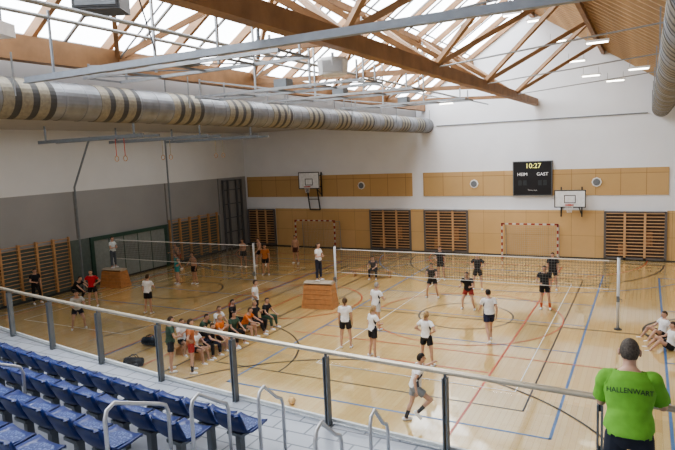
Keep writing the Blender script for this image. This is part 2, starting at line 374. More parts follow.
def lamp(loc,L=.9):
    r=root('ceiling_lamp',loc,label='linear fluorescent sports hall lamp with white housing',cat='ceiling lamp',group='linear lamps under the roof')
    mk('housing',MB().bb((-L/2,-.1,0),(L/2,.1,.09)),white,parent=r)
    for yy in (-.045,.045): mk('tube',MB().tube([(-L/2+.05,yy,-.03),(L/2-.05,yy,-.03)],.025,6),lampm,parent=r)
    for xx in (-.4,.4): mk('rod',MB().beam((L*xx,0,.09),(L*xx,0,.4),.02,.02),steel,parent=r)
for p in ((-4.2,33,11.8),(-3.3,33,10.7),(-2.6,33,9.9),(-5.7,29,12.6),(-4.6,29,12.2),(-10.6,34.3,9.2),(-1.5,33.5,9.6),(-1.9,27,10.6),(-.4,30,9.7)): lamp(p)
mk('cable_tray',MB().beam((0,0,0),(11.6,0,0),.05,.05),gsteel,loc=(-11.6,YF-.03,7.95),label='thin grey cable tray along the white wall',cat='cable tray')

# ---------------- far wall things ----------------
def txt(s,size,parent,loc,m,bold=.0,face=0):
    me=text_mesh(s,size,.003,bold);me.materials.clear();me.materials.append(m)
    o=bpy.data.objects.new('lettering',me);SC.objects.link(o);o.parent=parent;o.location=loc;o.rotation_euler=(math.pi/2,0,face);return o
r=root('scoreboard',(-5.87,YF-.002,3.6),label='black electronic scoreboard showing 10:27, Heim and Gast',cat='scoreboard')
mk('casing',MB().bb((-1.1,-.16,0),(1.1,0,2.0)),black,parent=r)
mk('frame',MB().bb((-1.1,-.18,0),(-1.06,-.16,2)).bb((1.06,-.18,0),(1.1,-.16,2)).bb((-1.1,-.18,1.96),(1.1,-.16,2)).bb((-1.1,-.18,0),(1.1,-.16,.04)),gsteel,parent=r)
led=mat('led_yellow',(.6,.55,.1),.5,emit=(.75,.75,.3),estr=1.3)
txt('10:27',.40,r,(.05,-.165,1.72),led,.0)
bw=mat('board_white',(.7,.7,.7),.5,emit=(1,1,1),estr=.35)
txt('HEIM',.26,r,(-.56,-.165,1.24),bw,.0);txt('GAST',.26,r,(.56,-.165,1.24),bw,.0)
for x in (-.7,-.42,.42,.7): mk('digit_window',MB().bb((x-.1,-.168,.6),(x+.1,-.16,.9)),dsteel,parent=r)
txt('Time-out',.14,r,(0,-.165,.32),mat('board_white2',(.6,.6,.6),.5),.0)
def hoop(x,zb,zt,lab,down=True):
    r=root('basketball_hoop',(x,YF-.07,zb),label=lab,cat='basketball hoop');Wd=.82;h=zt-zb;y=-.75
    mk('backboard',MB().bb((-Wd,y-.04,0),(Wd,y,h)),mat('backboard_white',(.80,.82,.85),.3),parent=r)
    b=MB()
    for a,c in (((-Wd,0),(Wd,.05)),((-Wd,h-.05),(Wd,h)),((-Wd,0),(-Wd+.05,h)),((Wd-.05,0),(Wd,h)),((-.3,.25),(.3,.29)),((-.3,.66),(.3,.7)),((-.3,.25),(-.26,.7)),((.26,.25),(.3,.7))):
        b.bb((a[0],y-.05,a[1]),(c[0],y-.04,c[1]))
    mk('board_marking',b,dsteel,parent=r,label='black border and target square')
    t=MB();t.tube([(.225*math.cos(a*math.pi/10),y-.3+.225*math.sin(a*math.pi/10),.17) for a in range(21)],.018,6);t.bb((-.08,y-.12,.13),(.08,y-.04,.19))
    mk('rim',t,redp,parent=r)
    n=MB()
    for a in range(10):
        an=a*math.pi/5
        for s_ in (1,-1):
            n.tube([(.22*math.cos(an),y-.3+.22*math.sin(an),.16),(.15*math.cos(an+s_*.5),y-.3+.15*math.sin(an+s_*.5),-.08),(.12*math.cos(an),y-.3+.12*math.sin(an),-.25)],.006,4)
    mk('hoop_net',n,white,parent=r)
    for s_ in (-1,1):
        mk('wall_frame',MB().beam((.5*s_,0,.1),(.4*s_,y,.2),.06,.06).beam((.5*s_,0,.9),(.4*s_,y,.8),.06,.06).beam((.55*s_,0,-.6),(.55*s_,0,1.1),.06,.08).beam((.55*s_,0,-.5),(.4*s_,y,.2),.04,.04),dsteel,parent=r)
    if zb>4:
        mk('lowering_frame',MB().beam((-.4,-.4,0),(-.4,-.1,-1.5),.06,.06).beam((.4,-.4,0),(.4,-.1,-1.5),.06,.06).beam((-.4,-.1,-1.5),(.4,-.1,-1.5),.06,.06).beam((-.4,-.25,-.75),(.4,-.25,-.75),.05,.05),dsteel,parent=r)
hoop(-20.5,4.2,5.35,'white basketball backboard with rim, raised on the wall')
hoop(-3.75,2.98,3.96,'white basketball backboard with red rim on wall arms')
def goal(x,lab):
    r=root('handball_goal',(x,YF-1.05,0),label=lab,cat='handball goal');f=MB()
    def seg(p,q,n):
        p=V(p);q=V(q)
        for i in range(n): f.beam(p+(q-p)*i/n,p+(q-p)*(i+1)/n,.08,.08,i%2)
    seg((-1.54,0,0),(-1.54,0,2.08),11);seg((1.54,0,0),(1.54,0,2.08),11);seg((-1.58,0,2.04),(1.58,0,2.04),15)
    mk('goal_frame',f,[mat('goal_red',(.33,.04,.03),.4),mat('goal_white',(.6,.55,.5),.4)],parent=r,label='red and white striped frame')
    for x_ in (-1.5,1.5): mk('rear_stay',MB().tube([(x_,0,2.0),(x_,.85,1.9),(x_,.95,.03),(x_,0,.03)],.02,6),steel,parent=r)
    n=MB()
    for i in range(26): n.beam((-1.5+i*.12,.9,.02),(-1.5+i*.12,.85,1.95),.006,.006)
    for i in range(17): n.beam((-1.5,.9,.05+i*.12),(1.5,.9,.05+i*.12),.006,.006)
    mk('goal_net',n,netc,parent=r)
goal(-5.9,'red and white handball goal against the wood lining');goal(-20.1,'red and white handball goal with net by the far store')
for x in (-16.9,-9.3,-2.45):
    r=root('wall_speaker',(x,YF-.06,4.33),label='white octagonal wall loudspeaker with dark centre',cat='loudspeaker',group='round loudspeakers in the birch band')
    mk('housing',MB().loft([((0,0,0),(1,0,0),(0,0,1),.27,.27),((0,-.06,0),(1,0,0),(0,0,1),.25,.25)],8),white,parent=r)
    mk('cone',MB().loft([((0,-.06,0),(1,0,0),(0,0,1),.19,.19),((0,-.075,0),(1,0,0),(0,0,1),.14,.14)],16),gsteel,parent=r)
# ---------------- wall bars ----------------
def wallbars(y,n,lab):
    first=None
    for i in range(n):
        loc=(XL+.03,y+i*.93,0)
        if first is None:
            r=root('wall_bars',loc,label=lab,cat='wall bars',group='climbing wall bars')
            for yy in (0,.88): mk('upright',MB().bb((0,yy-.03,.15),(.14,yy+.03,2.85)),wood,parent=r)
            for k in range(15): mk('rung',MB().tube([(.11 if k<14 else .17,0,.3+k*.178),(.11 if k<14 else .17,.88,.3+k*.178)],.021,6),wood,parent=r)
            first=r
        else: dup(first,loc)
wallbars(13.5,7,'varnished beech gymnastics wall bars');wallbars(27.25,5,'varnished beech gymnastics wall bars')
cfm=mat('climbing_grey',(.13,.135,.15),.5,.2)
r=root('climbing_frame',(XL+.1,32.6,0),label='tall dark steel climbing frame against the grey wall',cat='climbing frame')
for k,y in enumerate((0,.55,1.5,2.05)): mk('pole',MB().beam((.1,y,0),(.1,y,5.0),.12,.12),cfm,parent=r)
for z in (.3,1.3,2.3,3.3,4.3,4.95): mk('crossbar',MB().beam((.1,0,z),(.1,2.05,z),.05,.06),cfm,parent=r)
for (y,p) in ((20.0,1),(26.6,0)):
    r=root('support_post',(-25.6,y,0),label='slim grey steel post with sloping stay by the wall' if p else 'slim straight grey steel post by the wall',cat='steel post',group='slim posts by the left wall')
    mk('post',MB().tube([(0,0,0),(0,0,4.0),(0,0,5.4)]+([(.5,.8,7.9)] if p else [(0,0,7.9)]),.05,8),gsteel,parent=r)
    mk('foot_plate',MB().loft([((0,0,0),(1,0,0),(0,1,0),.15,.15),((0,0,.03),(1,0,0),(0,1,0),.15,.15)],16),dsteel,parent=r)
# ---------------- volleyball nets ----------------
def vnet(x0,x1,y,lab):
    L=x1-x0;r=root('volleyball_net',(x0,y,1.4),label=lab,cat='volleyball net')
    mk('top_tape',MB().bb((0.3,-.006,1.0),(L-.3,.006,1.04)),white,parent=r)
    mk('bottom_tape',MB().bb((0.3,-.005,0),(L-.3,.005,.025)),white,parent=r)
    for z,rr in ((1.02,.008),(.02,.006)): mk('cord',MB().tube([(0.08,0,z),(L-.08,0,z)],rr,6),netc,parent=r)
    n=MB();k=int((L-.6)/.1)
    for i in range(k+1): n.beam((.3+i*.1,0,.02),(.3+i*.1,0,1),.011,.011)
    for i in range(1,10): n.beam((.3,0,i*.1),(L-.3,0,i*.1),.011,.011)
    o=mk('net_mesh',n,mat('net_mesh_cord',(.12,.12,.115),.8),parent=r)
def vpost(x,y,lab='silver-grey steel volleyball post with winch',first=[None]):
    if first[0]: dup(first[0],(x,y,0));return
    r=root('net_post',(x,y,0),label=lab,cat='net post',group='volleyball posts')
    mk('tube',MB().tube([(0,0,0),(0,0,2.55)],.05,12),mat('post_silver',(.62,.64,.66),.4,.1),parent=r,smooth=True)
    mk('base_plate',MB().loft([((0,0,0.001),(1,0,0),(0,1,0),.13,.13),((0,0,.025),(1,0,0),(0,1,0),.13,.13)],16),dsteel,parent=r)
    mk('winch',MB().bb((-.05,-.13,1.0),(.05,-.05,1.2)).tube([(.05,-.09,1.1),(.12,-.09,1.1),(.12,-.09,1.0)],.01,6),gsteel,parent=r)
    mk('pulley_cap',MB().loft([((0,0,2.55),(1,0,0),(0,1,0),.055,.055),((0,0,2.6),(1,0,0),(0,1,0),.03,.03)],12),black,parent=r);first[0]=r
NY=22.0
vnet(-25.6,-16.2,NY,'white-taped volleyball net stretched between two posts');vnet(-11.9,-.8,NY,'white-taped volleyball net over the busy court')
for x in (-25.6,-16.2,-11.9,-.8): vpost(x,NY)
# ---------------- vault boxes ----------------
def vault(loc,h,rot,lab):
    r=root('vault_box',loc,rot,label=lab,cat='vault box');n=5;hh=(h-.14)/n
    for i in range(n):
        z0=i*hh+.005;z1=(i+1)*hh-.008;a0=.72-.12*z0/h;a1=.72-.12*z1/h;b0=.40-.14*z0/h;b1=.40-.14*z1/h
        mk('box_section',MB().add([(-a0,-b0,z0),(a0,-b0,z0),(a0,b0,z0),(-a0,b0,z0),(-a1,-b1,z1),(a1,-b1,z1),(a1,b1,z1),(-a1,b1,z1)],[(3,2,1,0),(4,5,6,7),(0,1,5,4),(1,2,6,5),(2,3,7,6),(3,0,4,7)]),mat('vault_wood',(.50,.24,.10),.5,var=.15),parent=r)
    mk('padded_top',MB().loft([((x,0,h-.075),(0,1,0),(0,0,1),.27,.07) for x in (-.62,-.6,.6,.62)],16),leather,parent=r,smooth=False)
vault((-12.33,21.3,0),1.15,.15,'wooden vault box with padded top beside the net')
vault((-25.0,21.5,0),1.0,.1,'wooden vault box with padded top near the grey wall')
def bench(loc,L,rot,lab):
    r=root('gym_bench',loc,rot,label=lab,cat='bench')
    mk('seat_board',MB().bb((-L/2,-.13,.31),(L/2,.13,.35)),wood,parent=r)
    for x in (-L*.4,0,L*.4): mk('trestle_leg',MB().add([(x-.04,-.16,0),(x+.04,-.16,0),(x+.04,.16,0),(x-.04,.16,0),(x-.04,-.09,.31),(x+.04,-.09,.31),(x+.04,.09,.31),(x-.04,.09,.31)],[(3,2,1,0),(4,5,6,7),(0,1,5,4),(1,2,6,5),(2,3,7,6),(3,0,4,7)]),wood,parent=r)
    mk('stretcher',MB().bb((-L*.4,-.02,.1),(L*.4,.02,.17)),wood,parent=r)
bench((-12.9,16.0,0),4.6,math.pi/2,'low wooden gymnastics bench with a team sitting on it')
bench((-13.85,15.9,0),4.0,math.pi/2,'low wooden gymnastics bench behind the other bench')
bench((-12.7,27.5,0),2.4,.1,'low wooden gymnastics bench near the nets')
# ---------------- spectator stand ----------------
def ry(x):
    d=-.39-x;return 6.43+.0742*d+.00493*d*(d-5.12) if d>0 else 6.43+.049*d
tile=brickmat('blue_grey_tiles',(.38,.41,.47),(.42,.45,.51),(.16,.18,.22),.5,.3,.016,.3,'XY')
conc=mat('step_grey',(.34,.36,.41),.6)
XS=[-15+i*.75 for i in range(26)]
def strip(name,o0,o1,z0,z1,m,lab):
    b=MB();vs=[];n=len(XS)
    for x in XS:
        y=ry(x);vs+=[(x,y-o0,z0),(x,y-o0,z1),(x,y-o1,z1),(x,y-o1,z0)]
    fs=[]
    for i in range(n-1):
        for k in range(4):
            a=i*4+k;c=i*4+(k+1)%4;fs.append((a,a+4,c+4,c))
    fs+=[(0,1,2,3),tuple((n-1)*4+k for k in (3,2,1,0))]
    b.add(vs,fs);S(name,b,m,lab)
PZ=2.8;RD_=.8
strip('floor',-.12,1.6,PZ-.3,PZ,tile,'blue-grey tiled spectator walkway')
for i in range(1,5):
    strip('floor',1.6+RD_*(i-1),1.6+RD_*i,PZ-.3,PZ+.22*i,conc,'grey stepped terrace under the seats')
strip('wall_stand',-.12,.05,0,PZ-.3,wallw,'front wall below the spectator walkway')
strip('trim_11',-.13,-.09,PZ-.28,PZ+.06,white,'pale kerb along the walkway edge')
r=root('guard_rail',(0,0,PZ),label='stainless steel guard rail with glass infill along the walkway',cat='railing')
m=MB();pts=[(x,ry(x),1.05) for x in [-14.4+i*.5 for i in range(37)]];m.tube(pts,.035,10)
mk('handrail',m,mat('rail_tube',(.55,.50,.40),.35,.6),parent=r,smooth=True)
px=[-.39+1.71-1.71*k for k in range(10)]+[ -.39+3.42]
for x in px:
    y=ry(x);mk('post',MB().bb((x-.03,y-.05,-.25),(x-.012,y+.05,.98)).bb((x+.012,y-.05,-.25),(x+.03,y+.05,.98)).bb((x-.012,y-.03,.4),(x+.012,y+.03,.5)).tube([(x,y,.9),(x,y,1.03)],.02,6),gsteel,parent=r)
gl=glassmat('infill_glass',.96,(.97,.985,.985),.02)
sp=sorted(px)
for a,b in zip(sp[:-1],sp[1:]):
    ya,yb=ry(a),ry(b);d=V((b-a,yb-ya,0)).normalized();p=V((a,ya,0))+d*.08;q=V((b,yb,0))-d*.08
    mk('glass_panel',MB().beam((p.x,p.y,.48),(q.x,q.y,.48),.012,.86),gl,parent=r)
    mk('clamp_rail',MB().tube([(p.x,p.y,.05),(q.x,q.y,.05)],.012,6),steel,parent=r)
blue=mat('blue_plastic_seat',(.006,.026,.15),.35,var=.15,scale=10,coat=.2)
blue2=mat('seat_speckle_blue',(.006,.028,.16),.5,var=.1,scale=42,col2=(.10,.16,.36),pos=(.50,.62))
prof=[(.22,.39),(.20,.425),(.05,.405),(-.08,.395),(-.15,.42),(-.20,.49),(-.235,.60),(-.265,.70),(-.28,.71)]
def seatmesh():
    b=MB();W=[.18,.215,.225,.22,.215,.215,.22,.20,.17];n=11;vs=[]
    for (y,z),wd in zip(prof,W):
        for k in range(n):
            u=-1+2*k/(n-1);vs.append((u*wd*1.05,y*1.08+(abs(u)**2.2)*.03*(1 if z>.45 else 0),z+(abs(u)**2.5)*.03*(1 if z<=.5 else 0)-(.03*abs(u)**3 if z>.7 else 0)))
    N=len(prof)*n
    vs2=[(x,y+.0-(.02 if z>.45 else 0),z-.02) for x,y,z in vs]
    fs=[]
    for i in range(len(prof)-1):
        for k in range(n-1):
            a=i*n+k;fs.append((a,a+1,a+1+n,a+n));fs.append((N+a,N+a+n,N+a+1+n,N+a+1))
    for k in range(n-1):
        fs.append((k,N+k,N+k+1,k+1));e=(len(prof)-1)*n+k;fs.append((e,e+1,N+e+1,N+e))
    for i in range(len(prof)-1):
        a=i*n;fs.append((a,a+n,N+a+n,N+a));a=i*n+n-1;fs.append((a,N+a,N+a+n,a+n))
    b.add(vs+vs2,fs);return b
s0=None
def seat(x,o,z):
    global s0
    y=ry(x)-o;e=.1;rot=math.atan2(ry(x+e)-ry(x-e),2*e)
    if s0 is None:
        r=root('stadium_seat',(x,y,z),rot,label='blue moulded plastic stadium seat on the terrace',cat='seat',group='blue spectator seats')
        mk('seat_shell',seatmesh(),blue,parent=r,smooth=True)
        mk('seat_pad',MB().bb((-.17,-.1,.408),(.17,.18,.424)),blue2,parent=r,label='speckled blue pad on the seat pan')
        mk('back_pad',MB().beam((0,-.20,.49),(0,-.25,.67),.34,.012,up=(0,1,0)),blue2,parent=r,label='speckled blue pad on the seat back')
        mk('bracket',MB().bb((-.04,-.1,0.0),(.04,-.02,.38)).bb((-.12,-.16,.34),(.12,.12,.38)),gsteel,parent=r)
        s0=r
    else: dup(s0,(x,y,z),rot)
sw=.5
for k in range(18): seat(-4.38-sw*k,1.2,PZ)
for k in range(13): seat(-4.6-sw*k,1.2+RD_,PZ+.22)
for k in range(9): seat(-4.85-sw*k,1.2+2*RD_,PZ+.44)
for k in range(6): seat(-5.0-sw*k,1.2+3*RD_,PZ+.66)
def ubar(x,o,z,L,h=1.0):
    y=ry(x)-o;r=root('aisle_handrail',(x,y,z),label='brushed grey inverted-U tubular handrail beside the seat rows',cat='handrail',group='aisle handrails')
    pts=[(0,L/2,0),(0,L/2,h-.12-.25),(0,L/2-.03,h-.04-.25),(0,L/2-.12,h-.24),(0,-L/2+.12,h),(0,-L/2+.03,h-.04),(0,-L/2,h-.12),(0,-L/2,0)]
    mk('tube',MB().tube(pts,.021,8),mat('handrail_brushed',(.60,.62,.65),.3,.5),parent=r,smooth=True)
ubar(-3.98,1.1,PZ,.5);ubar(-4.2,1.95,PZ+.22,.6);ubar(-4.45,2.75,PZ+.44,.8);ubar(-7.1,2.85,PZ+.44,.75);ubar(-9.4,2.8,PZ+.44,.7)
ubar(-2.5,1.1,PZ,.45);ubar(-2.65,1.95,PZ+.22,.5)

# ---------------- people ----------------
cl={}
def cloth(c):
    k='cloth_%d_%d_%d'%tuple(int(x*99) for x in c);return mat(k,c,.85,var=.1,scale=12)
skinm=mat('skin',(.55,.34,.25),.55,var=.06,scale=10);skin2=mat('skin_tanned',(.48,.28,.19),.55,var=.06,scale=10)
eyem=mat('eye_dark',(.03,.02,.02),.3);lip=mat('lips',(.35,.12,.10),.5)
W_=(.82,.82,.83);K=(.018,.018,.022);OR=(.65,.17,.03);GN=(.05,.10,.07)
POSE={
'stand':dict(lean=.03,ua=[(.18,.02,-1)]*2,fa=[(.05,.25,-1)]*2,th=[(.12,.02,-1)]*2,sh=[(.05,-.03,-1)]*2),
'relax':dict(lean=.06,ua=[(.2,-.1,-1),(.35,.3,-.9)],fa=[(.0,.3,-1),(-.5,.7,-.1)],th=[(.18,.12,-1),(.06,-.06,-1)],sh=[(.08,-.16,-1),(.02,.0,-1)]),
'hips':dict(lean=.0,ua=[(.62,-.25,-.72)]*2,fa=[(-.75,.35,-.5)]*2,th=[(.16,.02,-1)]*2,sh=[(.08,-.03,-1)]*2),
'ready':dict(lean=.35,ua=[(.25,.45,-.85)]*2,fa=[(-.1,.9,.1)]*2,th=[(.25,.45,-.88)]*2,sh=[(.12,-.38,-.92)]*2),
'walk':dict(lean=.08,ua=[(.15,.45,-.9),(.15,-.4,-.9)],fa=[(.0,.8,-.6),(.0,.1,-1)],th=[(.04,-.3,-.95),(.04,.42,-.9)],sh=[(0,-.55,-.83),(0,.02,-1)]),
'fold':dict(lean=.0,ua=[(.3,.25,-.92)]*2,fa=[(-.75,.65,.05)]*2,th=[(.1,.02,-1)]*2,sh=[(.05,-.03,-1)]*2),
'sit':dict(lean=.22,sit=.35,ua=[(.2,.45,-.85)]*2,fa=[(-.15,.75,-.4)]*2,th=[(.18,1,-.0)]*2,sh=[(.05,.1,-1)]*2),
'sit2':dict(lean=.5,sit=.35,ua=[(.2,.75,-.6)]*2,fa=[(-.3,.7,-.2)]*2,th=[(.2,1,-.0)]*2,sh=[(.0,.0,-1)]*2),
'sit3':dict(lean=.02,sit=.35,ua=[(.12,-.2,-.95),(.2,.6,-.7)],fa=[(.0,.3,-.9),(-.5,.5,.5)],th=[(.1,1,-.02),(.2,.98,0)],sh=[(.0,.35,-.93),(.0,-.2,-1)]),
'floor':dict(lean=-.15,sit=.0,ua=[(.25,-.45,-.85),(.2,.5,-.6)],fa=[(.1,-.2,-.9),(-.2,.9,-.1)],th=[(.25,.8,.52)]*2,sh=[(.0,.62,-.78)]*2),
'crouch':dict(lean=.7,ua=[(.15,.8,-.6)]*2,fa=[(-.1,.7,-.6)]*2,th=[(.3,.93,-.3)]*2,sh=[(.05,-.5,-.86)]*2),
'serve':dict(lean=.22,ua=[(.55,.6,-.4),(.5,-.5,-.5)],fa=[(.3,.9,.25),(.3,.1,-.9)],th=[(.12,-.15,-.98),(.18,.75,-.6)],sh=[(.05,-.35,-.93),(.05,-.75,-.65)]),
'reach':dict(lean=.1,ua=[(.25,.75,.2),(.3,.3,-.8)],fa=[(.1,.7,.7),(-.1,.9,0)],th=[(.15,.25,-.95),(.15,-.1,-1)],sh=[(.05,-.2,-.97),(.05,-.2,-.97)]),
'lean':dict(lean=.32,ua=[(.13,.32,-.93),(.28,.34,-.90)],fa=[(.0,.97,-.12),(.06,.96,-.20)],th=[(.14,.02,-1)]*2,sh=[(.06,-.04,-1)]*2,head=.0),
}
def N3(v): return V(v).normalized()
def person(x,y,face,pose='stand',h=1.75,fem=False,hair=(.05,.03,.02),shirt=W_,pants=K,plen=.55,sleeve=.55,shoe=W_,sock=None,z=0,vox=.021,longhair=False,label='',skin=None,group=None,text=None,mirror=False,toff=.018,bulk=1.,trim=None):
    P=POSE[pose];a=P['lean'];s=V((0,math.sin(a),math.cos(a)));rt=V((1,0,0));fw=V((0,math.cos(a),-math.sin(a)))
    wf=(.9 if fem else 1.)*bulk
    pel=V((0,0,0));side=[-1,1]
    if mirror: side=[1,-1]
    def dv(v,sd): return N3((v[0]*sd,v[1],v[2]))
    legs=[]
    for i,sd in enumerate(side):
        hp=pel+rt*.09*sd+V((0,0,-.02));kn=hp+dv(P['th'][i],sd)*.43;an=kn+dv(P['sh'][i],sd)*.41;sh=dv(P['sh'][i],sd)
        fd=V((.15*sd,1,0)).normalized()
        if sh.z>-.88 and pose not in('crouch','floor'): fd=(fd-sh*fd.dot(sh)).normalized()
        legs.append((hp,kn,an,fd,sd))
    low=min(min(l[2].z for l in legs)-.08,1e9)
    if 'sit' in P: zo=P['sit']+.125
    else: zo=-low
    if pose=='floor': zo=.12
    up=V((0,0,zo));pel=pel+up;legs=[(a_+up,b_+up,c_+up,d_,e_) for a_,b_,c_,d_,e_ in legs]
    mb=MB();B=[]
    hipw=(.168 if not fem else .172)*bulk;che=.172*wf
    mb.loft([(pel+s*t,rt,fw,a_,b_) for t,a_,b_ in((-.10,.09,.08),(-.06,.145,.105),(0,hipw,.12*bulk),(.10,.15*wf*bulk,.108*bulk),(.2,.138*wf*bulk,.098*bulk),(.34,che,.118*bulk),(.44,che,.105),(.50,.12*wf,.08),(.55,.06,.06))],18)
    B.append(('torso',pel-s*.03,pel+s*.47,.135*wf))
    nb=pel+s*.52;hd=P.get('head',0);nd=N3(s*.5+V((0,0,.5))+V((0,.12,0)));hc=nb+nd*.165+V((0,.012,0))
    mb.cap(nb-nd*.03,hc-nd*.05,.058,.052);B.append(('neck',nb+nd*.02,hc-nd*.10,.05))
    hR=Matrix.Rotation(hd,3,'X')
    hf=hR@V((0,1,0));hu=hR@V((0,0,1))
    mb.ell(hc,(.076,.095,.108),hR,18,14);mb.ell(hc+hf*.022-hu*.055,(.056,.068,.062),hR,16,10)
    B.append(('head',hc-hu*.03,hc+hu*.02,.09))
    hands=[]
    for i,sd in enumerate(side):
        so=pel+s*.455+rt*(.178*wf)*sd;ud=dv(P['ua'][i],sd);fd=dv(P['fa'][i],sd)
        el=so+ud*.285;wr=el+fd*.25
        mb.cap(so-rt*.03*sd,so+ud*.05,.052,.050);mb.cap(so,el,.048,.04);mb.cap(el,wr,.04,.028)
        mb.ell(el+fd*.07,(.042,.042,.07),fd.to_track_quat('Z','X').to_matrix(),12,8)
        B.append(('ua',so+ud*.0,el,.045));B.append(('fa',el,wr,.035))
        hands.append((wr,fd,sd))
    for hp,kn,an,fd,sd in legs:
        mb.cap(hp,kn,.086,.056);mb.cap(kn,an,.055,.036)
        d=(an-kn).normalized();back=V((0,-1,0));back=(back-d*back.dot(d))
        mb.ell(kn+d*.13+back*.018,(.05,.05,.11),d.to_track_quat('Z','X').to_matrix(),12,8)
        hl=an+d*.035-fd*.035;toe=an+d*.048+fd*.14
        mb.cap(hl,toe,.042,.032)
        B.append(('th',hp,kn,.07));B.append(('sh',kn,an-d*.03,.045));B.append(('ft%d'%(1 if sd>0 else 0),hl,toe,.04))
    for wr,fd,sd in hands:
        q=fd.to_track_quat('Z','X').to_matrix()
        mb.ell(wr+fd*.05,(.03,.03,.055),q,10,8);B.append(('hand',wr+fd*.01,wr+fd*.09,.03))
    sc=h/1.75
    me=mesh_of(mb,[skinm]);to=bpy.data.objects.new('t',me);SC.objects.link(to)
    md=to.modifiers.new('r','REMESH');md.mode='VOXEL';md.voxel_size=vox
    m2=to.modifiers.new('s','SMOOTH');m2.iterations=3;m2.factor=.5
    dg=bpy.context.evaluated_depsgraph_get();ev=bpy.data.meshes.new_from_object(to.evaluated_get(dg))
    bpy.data.objects.remove(to);bpy.data.meshes.remove(me)
    n=len(ev.vertices);co=np.empty(n*3);ev.vertices.foreach_get('co',co);co=co.reshape(-1,3)
    no=np.array([v.normal[:] for v in ev.vertices]);fs=[tuple(p.vertices) for p in ev.polygons]
    D=[];T=[]
    for nm,p,q,r_ in B:
        p=np.array(p);q=np.array(q);d=q-p;t=((co-p)@d)/max(d@d,1e-9);tc=np.clip(t,0,1)
        D.append(np.linalg.norm(co-(p+tc[:,None]*d),axis=1)-r_);T.append(t)
    D=np.array(D);T=np.array(T);L=D.argmin(0);t=T[L,np.arange(n)];nm=np.array([b[0] for b in B])[L]
    bodym=skin or skinm
    ex=MB();ex.v=[tuple(c) for c in co];ex.f=list(fs);ex.mi=[0]*len(fs)
    ex.ell(hc+hf*.098-hu*.018,(.013,.02,.024),hR,8,6)
    for sd in (-1,1): ex.ell(hc+rt*.081*sd-hu*.012-hf*.005,(.014,.02,.034),hR,8,6)
    for wr,fd,sd in hands:
        lat=fd.cross(V((sd,0,0)));lat=lat.normalized() if lat.length>.1 else V((0,1,0));pn=V((-sd,0,0));pn=(pn-fd*pn.dot(fd)).normalized()
        if pose in('lean','sit','sit2','sit3','serve','reach'): pn=V((0,0,-1));pn=(pn-fd*pn.dot(fd)).normalized();lat=fd.cross(pn).normalized()*(-sd)
        for j,ln_ in enumerate((.070,.080,.074,.058)):
            k0=wr+fd*.075+lat*(.027-.018*j);k1=k0+(fd*.85+pn*.3)*ln_*.5;k2=k1+(fd*.45+pn*.8)*ln_*.5
            ex.tube([k0,k1,k2],[.0095,.009,.007],6)
        k0=wr+fd*.03+lat*.025;ex.tube([k0,k0+(fd*.6+lat*.7)*.035,k0+(fd*.9+lat*.6+pn*.3)*.065],[.012,.010,.008],6)
    ex.v=[tuple(V(v)*sc) for v in ex.v]
    body=mk('person',ex,bodym,loc=(x,y,z),rot=math.radians(face),label=label,cat='person',group=group,smooth=True)
    def cut(mask,off,name,m,lab=None,extra=None,flat=True):
        idx=np.where(mask)[0]
        if len(idx)<8: return None
        mp=-np.ones(n,int);mp[idx]=np.arange(len(idx));o_=off[idx][:,None] if isinstance(off,np.ndarray) else off
        vs=(co[idx]+no[idx]*o_)*sc
        f=[tuple(int(mp[i]) for i in fc) for fc in fs if all(mask[i] for i in fc)]
        b=MB();b.add(vs,f)
        if extra: extra(b)
        o=mk(name,b,m,parent=body,smooth=True,label=lab);return o
    if shirt is not None:
        offa=np.where(nm=='torso',toff+.02*np.clip(.6-t,0,.6),toff+.014*np.clip(t,0,.6))
        if vox<.015: offa=offa+.006*np.sin(co[:,2]*38+np.sin(co[:,0]*23)*2.2)*np.clip(.9-t,0,1)
        so=cut(((nm=='torso')&(t>.04)&~((t>1.08)))|((nm=='ua')&(t<sleeve))|((sleeve>1)&(nm=='fa')&(t<.9)),offa,'shirt',cloth(shirt))
        if trim:
            cut((nm=='torso')&(t>.1)&(t<.85)&(np.abs(co[:,0])>.135*wf)&(np.abs(co[:,1]-pel.y)<.2),offa+.004,'side_panel',cloth(trim),'contrasting side panel')
        if text:
            bv=BVHTree.FromPolygons([v.co for v in so.data.vertices],[p.vertices for p in so.data.polygons])
            tm=text_mesh(text,.060,.0,.0004);zc=(pel+s*.41).z*sc
            bmm=bmesh.new();bmm.from_mesh(tm);bmesh.ops.triangulate(bmm,faces=bmm.faces)
            bmesh.ops.subdivide_edges(bmm,edges=[e for e in bmm.edges if e.calc_length()>.02],cuts=1);bmm.to_mesh(tm)
            for v in tm.vertices:
                X,Z=v.co.x*1.0,zc+v.co.y-v.co.x**2*.9
                hit=bv.ray_cast(V((X,-1,Z)),V((0,1,0)))
                v.co=(X,(hit[0].y if hit[0] else -.1)-.008,Z)
            tm.materials.clear();tm.materials.append(mat('print_dark',(.03,.06,.03),.7));mk('back_print',tm,None,parent=body,label='dark lettering on the back')
    cut(((nm=='torso')&(t<.22))|((nm=='th')&(t<plen))|((plen>1)&(nm=='sh')&(t<.9)),.014 if plen>1 else np.where(nm=='th',.014+.03*np.clip(t,0,1),.012),'shorts' if plen<1 else 'trousers',cloth(pants))
    if sock: cut((nm=='sh')&(t>.55),.006,'socks',cloth(sock))
    for k in (0,1): cut(nm=='ft%d'%k,.008,'shoe',cloth(shoe))
    rel=co-np.array(hc);zz=rel@np.array(hu);yy=rel@np.array(hf)
